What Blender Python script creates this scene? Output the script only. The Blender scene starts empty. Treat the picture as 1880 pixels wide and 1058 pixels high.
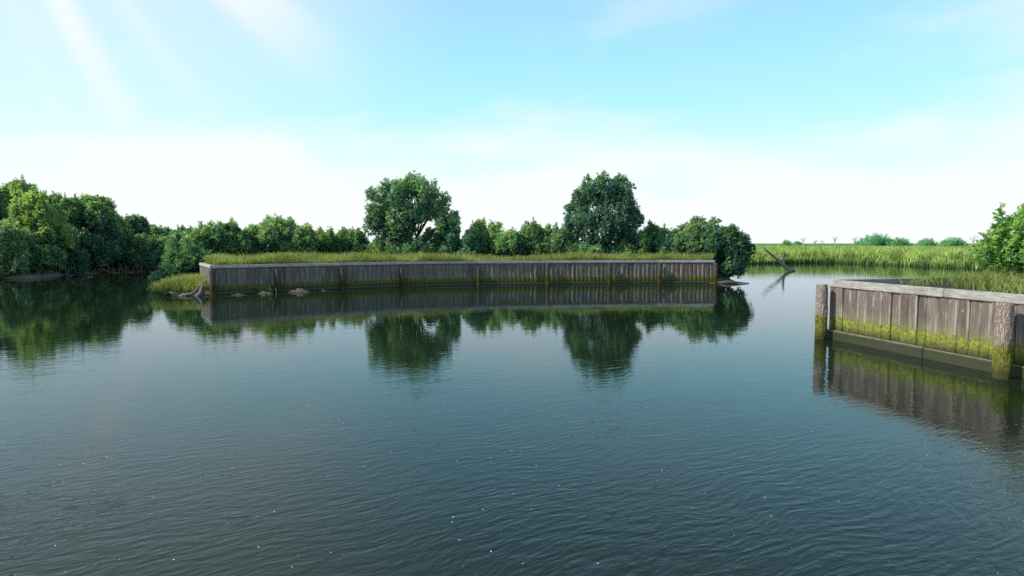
import bpy, bmesh, math, random
import numpy as np
from mathutils import Vector, noise as mnoise

random.seed(11)
RNG = np.random.default_rng(7)
scene = bpy.context.scene
COL = scene.collection
R = math.radians

# ------------------------------------------------------------------ object helpers
def tag(o, label=None, cat=None, group=None, kind=None):
    if label: o['label'] = label
    if cat: o['category'] = cat
    if group: o['group'] = group
    if kind: o['kind'] = kind
    return o

def empty(name, loc):
    o = bpy.data.objects.new(name, None)
    o.location = loc
    o.empty_display_size = 0.3
    COL.objects.link(o)
    return o

def link(name, me, mat, parent=None):
    o = bpy.data.objects.new(name, me)
    COL.objects.link(o)
    me.materials.append(mat)
    if parent:
        o.parent = parent
        o.matrix_parent_inverse.identity()
        o.location = -Vector(parent.location)     # meshes are written in world coordinates
    return o

def mesh_np(name, V, F, n, smooth=False, attrs=None):
    """V (N,3) float, F (M,n) int faces of n corners each, attrs: dict of per-vertex floats"""
    V = np.asarray(V, np.float32); F = np.asarray(F, np.int32)
    me = bpy.data.meshes.new(name)
    me.vertices.add(len(V)); me.vertices.foreach_set('co', V.ravel())
    me.loops.add(F.size); me.loops.foreach_set('vertex_index', F.ravel())
    me.polygons.add(len(F))
    me.polygons.foreach_set('loop_start', np.arange(0, F.size, n, dtype=np.int32))
    me.polygons.foreach_set('loop_total', np.full(len(F), n, np.int32))
    if smooth:
        me.polygons.foreach_set('use_smooth', np.ones(len(F), bool))
    for k, a in (attrs or {}).items():
        at = me.attributes.new(k, 'FLOAT', 'POINT')
        at.data.foreach_set('value', np.asarray(a, np.float32))
    me.update(); me.validate()
    return me

class MB:
    """collects shapes into one mesh"""
    def __init__(s): s.v = []; s.f = []
    def box(s, c, size, rz=0.0, jit=0.0):
        n = len(s.v); cz, sz = math.cos(rz), math.sin(rz)
        for i in range(8):
            x = (i & 1) - .5; y = ((i >> 1) & 1) - .5; z = ((i >> 2) & 1) - .5
            x *= size[0]; y *= size[1]; z *= size[2]
            x += random.uniform(-jit, jit); y += random.uniform(-jit, jit); z += random.uniform(-jit, jit)
            s.v.append((c[0] + x*cz - y*sz, c[1] + x*sz + y*cz, c[2] + z))
        for q in ((0,2,3,1),(4,5,7,6),(0,1,5,4),(2,6,7,3),(0,4,6,2),(1,3,7,5)):
            s.f.append(tuple(n+i for i in q))
    def tube(s, pts, rad, sides=7, rough=0.0, cap=True):
        n0 = len(s.v); pts = [Vector(p) for p in pts]
        for i, p in enumerate(pts):
            a = pts[min(i+1, len(pts)-1)] - pts[max(i-1, 0)]
            if a.length < 1e-6: a = Vector((0,0,1))
            a.normalize()
            u = a.cross(Vector((0,1,0)) if abs(a.y) < .9 else Vector((1,0,0))).normalized(); w = a.cross(u)
            for k in range(sides):
                t = 2*math.pi*k/sides
                r = rad[i]*(1 + random.uniform(-rough, rough))
                s.v.append(tuple(p + u*(r*math.cos(t)) + w*(r*math.sin(t))))
        for i in range(len(pts)-1):
            for k in range(sides):
                k2 = (k+1) % sides
                s.f.append((n0+i*sides+k, n0+i*sides+k2, n0+(i+1)*sides+k2, n0+(i+1)*sides+k))
        if cap:
            s.f.append(tuple(n0+k for k in range(sides))[::-1])
            e = n0+(len(pts)-1)*sides
            s.f.append(tuple(e+k for k in range(sides)))
    def build(s, name, mat, parent=None, smooth=False, bevel=0.0):
        me = bpy.data.meshes.new(name)
        me.from_pydata(s.v, [], s.f)
        bm = bmesh.new(); bm.from_mesh(me)
        bmesh.ops.recalc_face_normals(bm, faces=bm.faces)
        if bevel:
            bmesh.ops.bevel(bm, geom=bm.edges[:], offset=bevel, segments=2, affect='EDGES')
        bm.to_mesh(me); bm.free()
        if smooth:
            for p in me.polygons: p.use_smooth = True
        return link(name, me, mat, parent)

# ------------------------------------------------------------------ materials
class NT:
    def __init__(s, name):
        s.m = bpy.data.materials.new(name); s.m.use_nodes = True
        s.t = s.m.node_tree; s.t.nodes.clear()
        s.out = s.n('ShaderNodeOutputMaterial')
    def n(s, typ, **kw):
        nd = s.t.nodes.new(typ)
        for k, v in kw.items(): setattr(nd, k, v)
        return nd
    def l(s, a, b): s.t.links.new(a, b)
    def setin(s, sock, v):
        if hasattr(v, 'is_output'): s.l(v, sock)
        elif isinstance(v, tuple) and len(v) == 3 and sock.type == 'RGBA': sock.default_value = (*v, 1)
        else: sock.default_value = v
    def math(s, op, a, b=None, c=None, clamp=False):
        m = s.n('ShaderNodeMath', operation=op); m.use_clamp = clamp
        for i, v in enumerate((a, b, c)):
            if v is not None: s.setin(m.inputs[i], v)
        return m.outputs[0]
    def mix(s, f, a, b, blend='MIX'):
        m = s.n('ShaderNodeMix', data_type='RGBA', blend_type=blend)
        s.setin(m.inputs[0], f); s.setin(m.inputs[6], a); s.setin(m.inputs[7], b)
        return m.outputs[2]
    def noise(s, vec, scale, detail=4, rough=.55, dist=0):
        m = s.n('ShaderNodeTexNoise')
        if vec is not None: s.l(vec, m.inputs['Vector'])
        m.inputs['Scale'].default_value = scale; m.inputs['Detail'].default_value = detail
        m.inputs['Roughness'].default_value = rough; m.inputs['Distortion'].default_value = dist
        return m.outputs[0]
    def mapv(s, vec, scale=(1,1,1), rot=(0,0,0), loc=(0,0,0)):
        m = s.n('ShaderNodeMapping'); s.l(vec, m.inputs[0])
        m.inputs['Location'].default_value = loc; m.inputs['Rotation'].default_value = rot; m.inputs['Scale'].default_value = scale
        return m.outputs[0]
    def rmap(s, vec, scale=(1,1,1), rot=(0,0,0), loc=(0,0,0)):      # turn first, then stretch
        return s.mapv(s.mapv(vec, rot=rot), scale=scale, loc=loc)
    def sstep(s, v, a, b, lo=0., hi=1.):
        m = s.n('ShaderNodeMapRange', interpolation_type='SMOOTHSTEP')
        s.setin(m.inputs[0], v); s.setin(m.inputs[1], a); s.setin(m.inputs[2], b); s.setin(m.inputs[3], lo); s.setin(m.inputs[4], hi)
        return m.outputs[0]
    def pos(s): return s.n('ShaderNodeNewGeometry').outputs['Position']
    def isl(s): return s.n('ShaderNodeNewGeometry').outputs['Random Per Island']
    def sepz(s, v, i=2):
        m = s.n('ShaderNodeSeparateXYZ'); s.l(v, m.inputs[0]); return m.outputs[i]
    def attr(s, name): return s.n('ShaderNodeAttribute', attribute_name=name).outputs['Fac']
    def ramp(s, f, stops):
        r = s.n('ShaderNodeValToRGB'); s.l(f, r.inputs[0])
        el = r.color_ramp.elements
        while len(el) < len(stops): el.new(.5)
        for e, (p, c) in zip(el, stops): e.position = p; e.color = (*c, 1)
        return r.outputs[0]
    def bsdf(s, col, rough=.8, bump=None, bdist=.02, bstr=1.0, spec=.5):
        b = s.n('ShaderNodeBsdfPrincipled')
        s.setin(b.inputs['Base Color'], col); s.setin(b.inputs['Roughness'], rough)
        b.inputs['Specular IOR Level'].default_value = spec
        if bump is not None:
            bp = s.n('ShaderNodeBump'); bp.inputs['Strength'].default_value = bstr; bp.inputs['Distance'].default_value = bdist
            s.l(bump, bp.inputs['Height']); s.l(bp.outputs[0], b.inputs['Normal'])
        s.l(b.outputs[0], s.out.inputs[0])
        return b

def leaf_mat(name, dark, mid, light, trans=.45, gloss=.42):
    t = NT(name)
    tint = t.attr('tint'); isl = t.isl()
    big = t.noise(t.pos(), .9, 2)
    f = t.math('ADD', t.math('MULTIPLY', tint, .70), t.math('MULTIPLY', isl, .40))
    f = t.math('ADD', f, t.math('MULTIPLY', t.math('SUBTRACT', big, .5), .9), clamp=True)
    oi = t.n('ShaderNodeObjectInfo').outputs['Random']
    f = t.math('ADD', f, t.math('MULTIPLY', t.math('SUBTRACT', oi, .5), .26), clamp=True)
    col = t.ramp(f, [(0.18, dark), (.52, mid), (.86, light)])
    d = t.n('ShaderNodeBsdfPrincipled'); t.l(col, d.inputs['Base Color'])
    d.inputs['Roughness'].default_value = gloss; d.inputs['Specular IOR Level'].default_value = .35
    tr = t.n('ShaderNodeBsdfTranslucent')
    t.l(t.mix(1.0, col, (1.3, 1.2, .40), 'MULTIPLY'), tr.inputs[0])
    mx = t.n('ShaderNodeMixShader'); mx.inputs[0].default_value = trans
    t.l(d.outputs[0], mx.inputs[1]); t.l(tr.outputs[0], mx.inputs[2]); t.l(mx.outputs[0], t.out.inputs[0])
    return t.m

M = {}
M['leaf_tree'] = leaf_mat('tree leaves', (0.052,0.141,0.150), (0.119,0.274,0.201), (0.320,0.534,0.270), .45)  # bluish distance haze is put into these leaf colours
M['leaf_bush'] = leaf_mat('bush leaves', (0.059,0.152,0.141), (0.151,0.314,0.185), (0.427,0.620,0.283), .48)
M['leaf_light'] = leaf_mat('light leaves', (0.095,0.206,0.109), (0.220,0.379,0.159), (0.459,0.620,0.259), .5)
M['leaf_shore'] = leaf_mat('shore leaves', (0.061,0.150,0.136), (0.161,0.314,0.185), (0.469,0.620,0.295), .48)  # greyed and blued in the colour to suggest hazy air
M['leaf_near'] = leaf_mat('glossy near leaves', (0.035,0.124,0.073), (0.119,0.299,0.095), (0.406,0.620,0.184), .48)
M['leaf_dark'] = leaf_mat('dark leaves', (0.024,0.081,0.073), (0.064,0.180,0.106), (0.213,0.394,0.160), .42)
M['leaf_far'] = leaf_mat('far leaves', (0.186,0.418,0.290), (0.232,0.510,0.313), (0.325,0.603,0.336), .4)  # haze of the far horizon mixed into the leaf colour

def grass_mat(name, base, mid, tip, straw, trans=.4):
    t = NT(name)
    h = t.attr('h'); isl = t.isl()
    col = t.ramp(h, [(0.0, base), (.45, mid), (1., tip)])
    sf = t.sstep(isl, .50, .98)
    col = t.mix(t.math('MULTIPLY', sf, t.math('ADD', .35, t.math('MULTIPLY', h, .6))), col, straw)
    v = t.sstep(t.noise(t.pos(), .55, 3), .3, .7, .6, 1.3)
    vv = t.n('ShaderNodeCombineXYZ')
    for i in range(3): t.l(v, vv.inputs[i])
    col = t.mix(1.0, col, vv.outputs[0], 'MULTIPLY')
    d = t.n('ShaderNodeBsdfPrincipled'); t.l(col, d.inputs['Base Color']); d.inputs['Roughness'].default_value = .55
    d.inputs['Specular IOR Level'].default_value = .25
    tr = t.n('ShaderNodeBsdfTranslucent'); t.l(t.mix(1.0, col, (1.15,1.15,.6), 'MULTIPLY'), tr.inputs[0])
    mx = t.n('ShaderNodeMixShader'); mx.inputs[0].default_value = trans
    t.l(d.outputs[0], mx.inputs[1]); t.l(tr.outputs[0], mx.inputs[2]); t.l(mx.outputs[0], t.out.inputs[0])
    return t.m
M['grass'] = grass_mat('bank grass', (.05,.08,.02), (.17,.24,.05), (.36,.42,.11), (.42,.36,.14))
M['reed'] = grass_mat('marsh reeds', (.03,.075,.04), (.15,.27,.075), (.42,.56,.15), (.56,.58,.20))

def bark_mat(name, c1, c2):
    t = NT(name); p = t.pos()
    n = t.noise(t.mapv(p, (9,9,2.2)), 3, 6, .65)
    t.bsdf(t.mix(n, c1, c2), .85, n, .03)
    return t.m
M['bark'] = bark_mat('tree bark', (.03,.025,.02), (.10,.082,.065))
M['root'] = bark_mat('pale stems', (.12,.09,.06), (.38,.30,.20))
M['snag'] = bark_mat('dead snag wood', (.035,.033,.032), (.15,.135,.125))
M['drift'] = bark_mat('weathered stump wood', (.06,.048,.035), (.24,.20,.155))
M['twig'] = bark_mat('bare far twigs', (.28,.24,.22), (.42,.36,.33))

def moss_layers(t, col, zt, fade, moss_a, moss_b, wet):
    """dry colour above, ragged moss band, dark wet band at the waterline"""
    p = t.pos(); z = t.sepz(p)
    rag = t.noise(t.mapv(p, (5.5,5.5,.8)), 1.6, 5, .7)
    fine = t.noise(p, 26, 4, .7)
    top = t.math('ADD', zt, t.math('ADD', t.math('MULTIPLY', t.math('SUBTRACT', rag, .5), .40), t.math('MULTIPLY', t.math('SUBTRACT', fine, .5), .22)))
    drip = t.math('SUBTRACT', z, top)
    mf = t.sstep(drip, -.05, .05, 1., 0.)
    haze = t.sstep(drip, .0, .34, .42, 0.)
    mcol = t.mix(t.sstep(t.noise(p, 14, 5, .7), .32, .68), moss_a, moss_b)
    col = t.mix(haze, col, t.mix(.5, col, moss_b))
    col = t.mix(mf, col, mcol)
    wl = t.math('ADD', zt - fade, t.math('MULTIPLY', t.math('SUBTRACT', rag, .5), .22))
    wf = t.sstep(t.math('SUBTRACT', z, wl), -.17, .17, .96, 0.)
    return t.mix(wf, col, wet), mf, fine

def plank_mat(name, zt, dim=1.0, mk=1.0):
    t = NT(name); p = t.pos(); isl = t.isl()
    k = dim
    grain = t.noise(t.mapv(p, (16,16,.9)), 2.2, 6, .7)
    patch = t.noise(t.mapv(p, (2.2,2.2,1.1)), 1.6, 4, .6)
    a = t.ramp(isl, [(0, (.140*k,.102*k,.082*k)), (.35, (.220*k,.165*k,.132*k)), (.65, (.175*k,.138*k,.118*k)), (1., (.265*k,.208*k,.170*k))])
    col = t.mix(t.sstep(grain, .35, .7), t.mix(1., a, (.62,.60,.60), 'MULTIPLY'), a)
    col = t.mix(t.sstep(patch, .45, .75, 0., .55), col, (.12*k,.10*k,.10*k))
    wht = t.noise(t.mapv(p, (7,7,.75), loc=(3.1,5,0)), 1.5, 6, .72)
    spl = t.noise(t.mapv(p, (9,9,6), loc=(9,2,4)), 1.1, 5, .75)
    col = t.mix(t.sstep(wht, .53, .72, 0., .7), col, (.37*k,.335*k,.30*k))
    col = t.mix(t.sstep(spl, .63, .70, 0., .75), col, (.50*k,.46*k,.42*k))
    edge = t.attr('edge')
    streak = t.sstep(t.noise(t.mapv(p, (3,3,.6)), 2, 4), .35, .65)
    col = t.mix(t.math('MULTIPLY', t.math('MULTIPLY', t.sstep(edge, .25, .75), streak), .85), col, (.43*k,.41*k,.34*k))
    col = t.mix(t.sstep(edge, .90, .995, 0., .6), col, (.035,.03,.025))
    z = t.sepz(p)
    col = t.mix(t.sstep(z, zt+.74, zt+.90, 0., .75), col, (.05,.042,.04))   # darker just under the cap
    col, mf, fine = moss_layers(t, col, zt, .23, (.075*mk,.09*mk,.014*mk), (.215*mk,.225*mk,.036*mk), (.022,.024,.015))
    h = t.math('ADD', t.math('MULTIPLY', grain, .5), t.math('MULTIPLY', t.math('MULTIPLY', mf, fine), 1.6))
    t.bsdf(col, .85, h, .012, spec=.3)
    return t.m
M['plank_far'] = plank_mat('old seawall planks', .43, .84, .66)
M['plank'] = plank_mat('mossy seawall planks', .57, .92, 1.42)

def cap_mat(name, k):
    t = NT(name); p = t.pos(); isl = t.isl()
    n1 = t.noise(t.mapv(p, (1.4,1.4,16)), 2.5, 6, .65)
    n2 = t.noise(p, 2.3, 5, .65)
    n3 = t.noise(p, 38, 3, .7)
    col = t.mix(t.sstep(n1, .35, .68), (.30*k,.28*k,.25*k), (.54*k,.52*k,.475*k))
    col = t.mix(t.sstep(n2, .48, .68, 0., .6), col, (.24*k,.20*k,.14*k))
    col = t.mix(t.sstep(n3, .6, .75, 0., .5), col, (.15*k,.13*k,.11*k))
    t.bsdf(col, .85, n1, .006, spec=.3)
    return t.m
M['cap'] = cap_mat('weathered cap timber', .84)
M['cap_far'] = cap_mat('grey cap timber', .95)

def post_mat(name, zt, k):
    t = NT(name); p = t.pos()
    v = t.n('ShaderNodeTexVoronoi', feature='DISTANCE_TO_EDGE'); v.inputs['Scale'].default_value = 1
    warp = t.noise(p, 7, 3)
    vec = t.n('ShaderNodeVectorMath', operation='ADD'); t.l(t.mapv(p, (24,24,5)), vec.inputs[0])
    wv = t.n('ShaderNodeCombineXYZ')
    for i in range(3): t.l(t.math('MULTIPLY', warp, 4.), wv.inputs[i])
    t.l(wv.outputs[0], vec.inputs[1]); t.l(vec.outputs[0], v.inputs['Vector'])
    cr = t.sstep(v.outputs['Distance'], .0, .14, .45, 1.)
    n = t.noise(t.mapv(p, (14,14,4)), 2, 5, .7)
    col = t.mix(n, (.27*k,.195*k,.16*k), (.62*k,.50*k,.44*k))
    col = t.mix(t.math('SUBTRACT', 1., cr), col, (.07,.05,.04))
    col, mf, fine = moss_layers(t, col, zt, .42, (.10*k,.11*k,.014*k), (.30*k,.30*k,.045*k), (.05,.055,.018))
    h = t.math('ADD', cr, t.math('MULTIPLY', fine, .7))
    t.bsdf(col, .88, h, .02, spec=.25)
    return t.m
M['post'] = post_mat('rough bark piling', .62, .80)
M['post_far'] = post_mat('old piling', .48, .24)

def wale_mat(name, zl, k):
    t = NT(name); p = t.pos()
    n = t.noise(t.mapv(p, (2,2,14)), 3, 5, .7)
    top = t.sstep(t.sepz(t.n('ShaderNodeNewGeometry').outputs['Normal']), .2, .9)
    col = t.mix(n, (.016*k,.018*k,.008*k), (.05*k,.052*k,.018*k))
    edge = t.sstep(t.sepz(p), zl-.05, zl-.015)
    e2 = t.math('MAXIMUM', t.math('MULTIPLY', edge, t.sstep(n, .3, .6)), top)
    col = t.mix(t.math('MULTIPLY', e2, .85), col, (.22*k,.215*k,.12*k))
    t.bsdf(col, .6, n, .008)
    return t.m
M['wale'] = wale_mat('slimy wale timber', .24, 1.0)
M['wale_far'] = wale_mat('dark wale timber', .12, .7)

def ground_mat(name, mud, green, zlo, zhi, sc=1.2):
    t = NT(name); p = t.pos(); z = t.sepz(p)
    n = t.noise(p, sc, 6, .65); n2 = t.noise(p, sc*9, 5, .7)
    zz = t.math('ADD', z, t.math('MULTIPLY', t.math('SUBTRACT', n, .5), (zhi-zlo)))
    g = t.mix(n2, tuple(c*.55 for c in green), tuple(c*1.35 for c in green))
    m = t.mix(n2, tuple(c*.6 for c in mud), tuple(c*1.35 for c in mud))
    wetc = t.mix(t.sstep(z, .0, .07), tuple(c*.42 for c in mud), m)
    t.bsdf(t.mix(t.sstep(zz, zlo, zhi), wetc, g), .9, n2, .05, spec=.2)
    return t.m
M['ground'] = ground_mat('island soil', (.17,.12,.085), (.06,.075,.02), .5, 1.1)
M['shore'] = ground_mat('muddy shore', (.25,.185,.14), (.045,.055,.02), .35, .8)
M['plot'] = ground_mat('dark plot soil', (.055,.05,.045), (.07,.07,.03), 1.40, 1.50, 2.5)
M['mound'] = ground_mat('shell mud', (.15,.115,.085), (.16,.12,.085), 2, 3, 5)

def marsh_mat():
    t = NT('marsh meadow'); p = t.pos()
    n = t.noise(t.mapv(p, (.05,.012,.05)), 1, 6, .6); n2 = t.noise(t.mapv(p, (.8,.5,.8)), 1, 4, .7)
    c = t.mix(t.sstep(n, .35, .65), (.075,.19,.05), (.155,.28,.075))
    c = t.mix(t.sstep(n2, .4, .7, 0., .6), c, (.06,.13,.045))
    t.bsdf(c, .95, spec=.1)
    return t.m
M['marsh'] = marsh_mat()

def water_mat():
    t = NT('rippled lagoon water'); p = t.pos()
    sx = t.sepz(p, 0); sy = t.sepz(p, 1)
    ROT = (0, 0, R(-25))
    warp = t.n('ShaderNodeVectorMath', operation='ADD'); t.l(p, warp.inputs[0])
    wn = t.n('ShaderNodeTexNoise'); t.l(p, wn.inputs['Vector']); wn.inputs['Scale'].default_value = .7; wn.inputs['Detail'].default_value = 2
    ws = t.n('ShaderNodeVectorMath', operation='SCALE'); t.l(wn.outputs['Color'], ws.inputs[0]); ws.inputs['Scale'].default_value = .55
    t.l(ws.outputs[0], warp.inputs[1]); wp = warp.outputs[0]
    n1 = t.noise(t.rmap(wp, (3.0, 12.0, 1), ROT), 1.0, 2.5, .5)
    n2 = t.noise(t.rmap(wp, (6.5, 20., 1), (0,0,R(-37)), (4,7,0)), 1.0, 2.0, .5)
    n3 = t.noise(t.rmap(p, (.45, 1.5, 1), (0,0,R(-22)), (1,3,0)), 1.0, 2, .5)
    n4 = t.noise(t.rmap(p, (10, 17, 1), (0,0,R(8))), 1.0, 2, .5)
    h = t.math('ADD', t.math('MULTIPLY', n1, .0165), t.math('MULTIPLY', n2, .0095))
    h = t.math('ADD', h, t.math('MULTIPLY', n3, .006))
    h = t.math('ADD', h, t.math('MULTIPLY', n4, .0034))
    # wind: fine ripples in the breezy foreground, only long low undulations in the lee of the far bank
    patch = t.sstep(t.noise(p, .16, 3, .55), .30, .70, .70, 1.2)
    fine = t.math('ADD', t.sstep(sy, 3.5, 10., .76, .125), t.sstep(sy, 9.5, 18.5, .0, -.118))
    lee = t.sstep(t.math('SUBTRACT', sx, t.math('MULTIPLY', sy, .33)), -1.0, 4.0, 0., 1.)   # open channel right of the bank
    fine = t.math('ADD', fine, t.math('MULTIPLY', t.math('MULTIPLY', lee, t.sstep(sy, 8, 20)), .05))
    swell = t.math('ADD', t.sstep(sy, 9., 34., 1., .42), t.math('MULTIPLY', lee, .6))
    m1 = t.noise(t.rmap(wp, (.75, 2.9, 1), (0,0,R(-17)), (2,9,0)), 1.0, 2.5, .55)
    m2 = t.noise(t.rmap(wp, (2.6, 8.5, 1), (0,0,R(-27)), (7,1,0)), 1.0, 1.5, .5)
    far = t.math('MULTIPLY', t.math('ADD', t.math('MULTIPLY', m1, .0019), t.math('MULTIPLY', m2, .0015)), swell)
    h = t.math('MULTIPLY', t.math('ADD', t.math('MULTIPLY', h, fine), far), patch)
    bp = t.n('ShaderNodeBump'); bp.inputs['Strength'].default_value = 1; bp.inputs['Distance'].default_value = 1.
    t.l(h, bp.inputs['Height'])
    murk = t.mix(t.noise(p, .35, 3), (.010,.0170,.0055), (.012,.021,.0085))
    # small pale flecks scattered over the water
    vo = t.n('ShaderNodeTexVoronoi', voronoi_dimensions='2D'); vo.inputs['Scale'].default_value = 8.5; t.l(wp, vo.inputs['Vector'])
    rnd = t.sepz(vo.outputs['Color'], 0)
    size = t.math('MULTIPLY', t.sstep(rnd, .84, 1.0, .0, .056), t.math('MULTIPLY', t.sstep(t.noise(p, 1.3, 3), .44, .58), t.sstep(sy, 8., 16., 1., 0.)))
    fl = t.math('LESS_THAN', vo.outputs['Distance'], size)
    df = t.n('ShaderNodeBsdfDiffuse'); t.l(t.mix(fl, murk, (.70,.72,.68)), df.inputs[0])
    gl = t.n('ShaderNodeBsdfGlossy'); gl.inputs['Roughness'].default_value = .015; gl.inputs[0].default_value = (.82,.90,1.0,1)
    t.l(bp.outputs[0], gl.inputs['Normal'])
    fr = t.n('ShaderNodeFresnel'); fr.inputs['IOR'].default_value = 1.325; t.l(bp.outputs[0], fr.inputs['Normal'])
    mx = t.n('ShaderNodeMixShader'); t.l(t.math('MULTIPLY', fr.outputs[0], t.math('SUBTRACT', 1., fl)), mx.inputs[0])
    t.l(df.outputs[0], mx.inputs[1]); t.l(gl.outputs[0], mx.inputs[2]); t.l(mx.outputs[0], t.out.inputs[0])
    return t.m
M['water'] = water_mat()

# ------------------------------------------------------------------ foliage builders
def unit(a): return a/np.maximum(np.linalg.norm(a, axis=-1, keepdims=True), 1e-9)

def rosettes(P, A, tint, L, length, width, spread=(14, 72)):
    """every rosette: L kite leaves fanned round axis A at point P"""
    n = len(P)
    ref = np.where(np.abs(A[:, 2:3]) < .9, np.array([[0, 0, 1.]]), np.array([[1., 0, 0]]))
    U = unit(np.cross(A, ref)); W = np.cross(A, U)
    ph = RNG.uniform(0, 2*np.pi, (n, 1)) + np.arange(L)[None]*2.39996 + RNG.normal(0, .25, (n, L))
    th = np.radians(RNG.uniform(spread[0], spread[1], (n, L)))
    d = (np.cos(th)[..., None]*A[:, None] + np.sin(th)[..., None]*(np.cos(ph)[..., None]*U[:, None] + np.sin(ph)[..., None]*W[:, None]))
    ln = length*RNG.uniform(.7, 1.3, (n, L, 1)); w = width*RNG.uniform(.75, 1.25, (n, L, 1))
    side = unit(np.cross(d, A[:, None] + RNG.normal(0, .35, (n, L, 3))))
    base = P[:, None] + A[:, None]*RNG.uniform(-.5, .4, (n, L, 1))*length
    droop = np.array([0, 0, -1.])*ln*.16
    v0 = base; v1 = base + d*ln*.5 + side*w*.5; v2 = base + d*ln + droop; v3 = base + d*ln*.5 - side*w*.5
    V = np.stack([v0, v1, v2, v3], 2).reshape(-1, 3)
    F = np.arange(len(V)).reshape(-1, 4)
    tt = np.clip(tint[:, None] + RNG.normal(0, .10, (n, L)), 0, 1)
    return V, F, np.repeat(tt.reshape(-1), 4)

def crown_from_blobs(blobs, per, L=7, length=.19, width=.085, ztop=None, zlow=None, upbias=.85, ragged=.16):
    """blobs: (x, y, z, r); leaves sit near the skin of each blob, with clump to clump tint and shoots at the top"""
    Ps, As, Ts = [], [], []
    zs = [b[2]+b[3] for b in blobs]; z1 = max(zs); z0 = min(b[2]-b[3] for b in blobs)
    for (x, y, z, r) in blobs:
        n = max(5, int(per*r*r*(1.25 if r < .34 else .72)))
        d = unit(RNG.normal(0, 1, (n, 3)))
        rr = r*np.clip(RNG.normal(.86, ragged, (n, 1)), .25, 1.35)
        sc = np.array([[1., 1., .9 if r > .34 else 1.75]])
        P = np.array([[x, y, z]]) + d*rr*sc
        A = unit(d*.7 + np.array([[0, 0, upbias]]) + RNG.normal(0, .28, (n, 3)))
        clump = RNG.uniform(-.22, .22)
        tint = .34 + clump + .22*(P[:, 2]-z0)/max(z1-z0, .1) + .16*d[:, 2] - .12*d[:, 0] + RNG.normal(0, .09, n)  # tops and sunward left sides are lightened in the tint
        Ps.append(P); As.append(A); Ts.append(tint)
    P = np.concatenate(Ps); A = np.concatenate(As); T = np.clip(np.concatenate(Ts), 0, 1)
    if zlow is not None:
        k = P[:, 2] > zlow + RNG.uniform(-.1, .25, len(P)); P, A, T = P[k], A[k], T[k]
    return rosettes(P, A, T, L, length, width)

def shoots(points, hgt, length=.17, width=.07):
    """upright leafy shoots that break the outline"""
    Ps, As = [], []
    for (x, y, z) in points:
        lean = RNG.normal(0, .16, 2); m = int(hgt/.075)
        for i in range(m):
            t = i/m
            Ps.append((x+lean[0]*hgt*t, y+lean[1]*hgt*t, z+hgt*t)); As.append((lean[0], lean[1], 1.))
    if not Ps: return None
    P = np.array(Ps); A = unit(np.array(As))
    return rosettes(P, A, np.clip(RNG.normal(.62, .12, len(P)), 0, 1), 5, length, width, (15, 65))

def join(parts):
    V, F, T = [], [], []; n = 0
    for p in parts:
        if p is None: continue
        V.append(p[0]); F.append(p[1]+n); T.append(p[2]); n += len(p[0])
    return np.concatenate(V), np.concatenate(F), np.concatenate(T)

def limb_path(a, b, sag=.12, n=5):
    a = Vector(a); b = Vector(b); out = []
    off = Vector((random.uniform(-1,1), random.uniform(-1,1), random.uniform(0,.6)))*(b-a).length*sag
    for i in range(n):
        t = i/(n-1)
        out.append(a.lerp(b, t) + off*math.sin(math.pi*t) + Vector((random.uniform(-1,1), random.uniform(-1,1), random.uniform(-1,1)))*.03*(0 < i < n-1))
    return out

def woody(name, label, cat, group, base, blobs, leaf, per, trunk_r, fork=.3, stems=1, L=7, length=.19, width=.085,
          zlow=None, top_shoots=0, shoot_h=.5, bark='bark', ragged=.16, limbs=None, spread=.25, twigs=1):
    root = empty(name, base)
    tag(root, label, cat, group)
    b = Vector(base); mb = MB()
    ztop = max(q[2] for q in blobs)
    feet = []
    for s in range(stems):
        a = random.uniform(0, 6.28); rr = 0 if stems == 1 else random.uniform(.05, spread)
        foot = b + Vector((math.cos(a)*rr, math.sin(a)*rr*.7, -.12))
        tip = b + Vector((math.cos(a)*rr*2.2, math.sin(a)*rr*2.2, (ztop-b.z)*fork*random.uniform(.85, 1.15)))
        r0 = trunk_r*(1 if stems == 1 else random.uniform(.6, 1.))
        mb.tube(limb_path(foot, tip, .08, 6), [r0*1.35, r0, r0*.92, r0*.86, r0*.82, r0*.78], 8, .06)
        feet.append((tip, r0*.75))
    for q in sorted(blobs, key=lambda q: -q[3])[:limbs or 14]:
        tip, r = min(feet, key=lambda f: (f[0]-Vector(q[:3])).length)
        end = Vector(q[:3]) + Vector((0, 0, q[3]*.3))
        path = limb_path(tip - Vector((0,0,.12)), end, .14, 6)
        rr = r*random.uniform(.5, .72)
        mb.tube(path, [rr, rr*.85, rr*.7, rr*.52, rr*.36, rr*.15], 6, .08)
        for _ in range(twigs):
            e2 = end + Vector((random.uniform(-1,1), random.uniform(-1,1), random.uniform(-.3,1)))*q[3]*1.2
            mb.tube(limb_path(path[3], e2, .15, 4), [rr*.4, rr*.3, rr*.2, .008], 5, .05)
    mb.build('trunk', M[bark], root, smooth=True)
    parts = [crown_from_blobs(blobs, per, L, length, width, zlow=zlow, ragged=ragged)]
    if top_shoots:
        pts = []
        for _ in range(top_shoots):
            q = random.choice(blobs); t = random.uniform(-1, 1)
            pts.append((q[0]+t*q[3]*.8, q[1]+random.uniform(-.8, .8)*q[3], q[2]+q[3]*.80*math.sqrt(max(0, 1-.6*t*t))))
        parts.append(shoots(pts, shoot_h, length*.9, width*.9))
    V, F, T = join(parts)
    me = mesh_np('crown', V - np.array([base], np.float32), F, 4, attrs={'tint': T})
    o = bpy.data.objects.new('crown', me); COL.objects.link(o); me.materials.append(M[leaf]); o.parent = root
    return root

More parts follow.
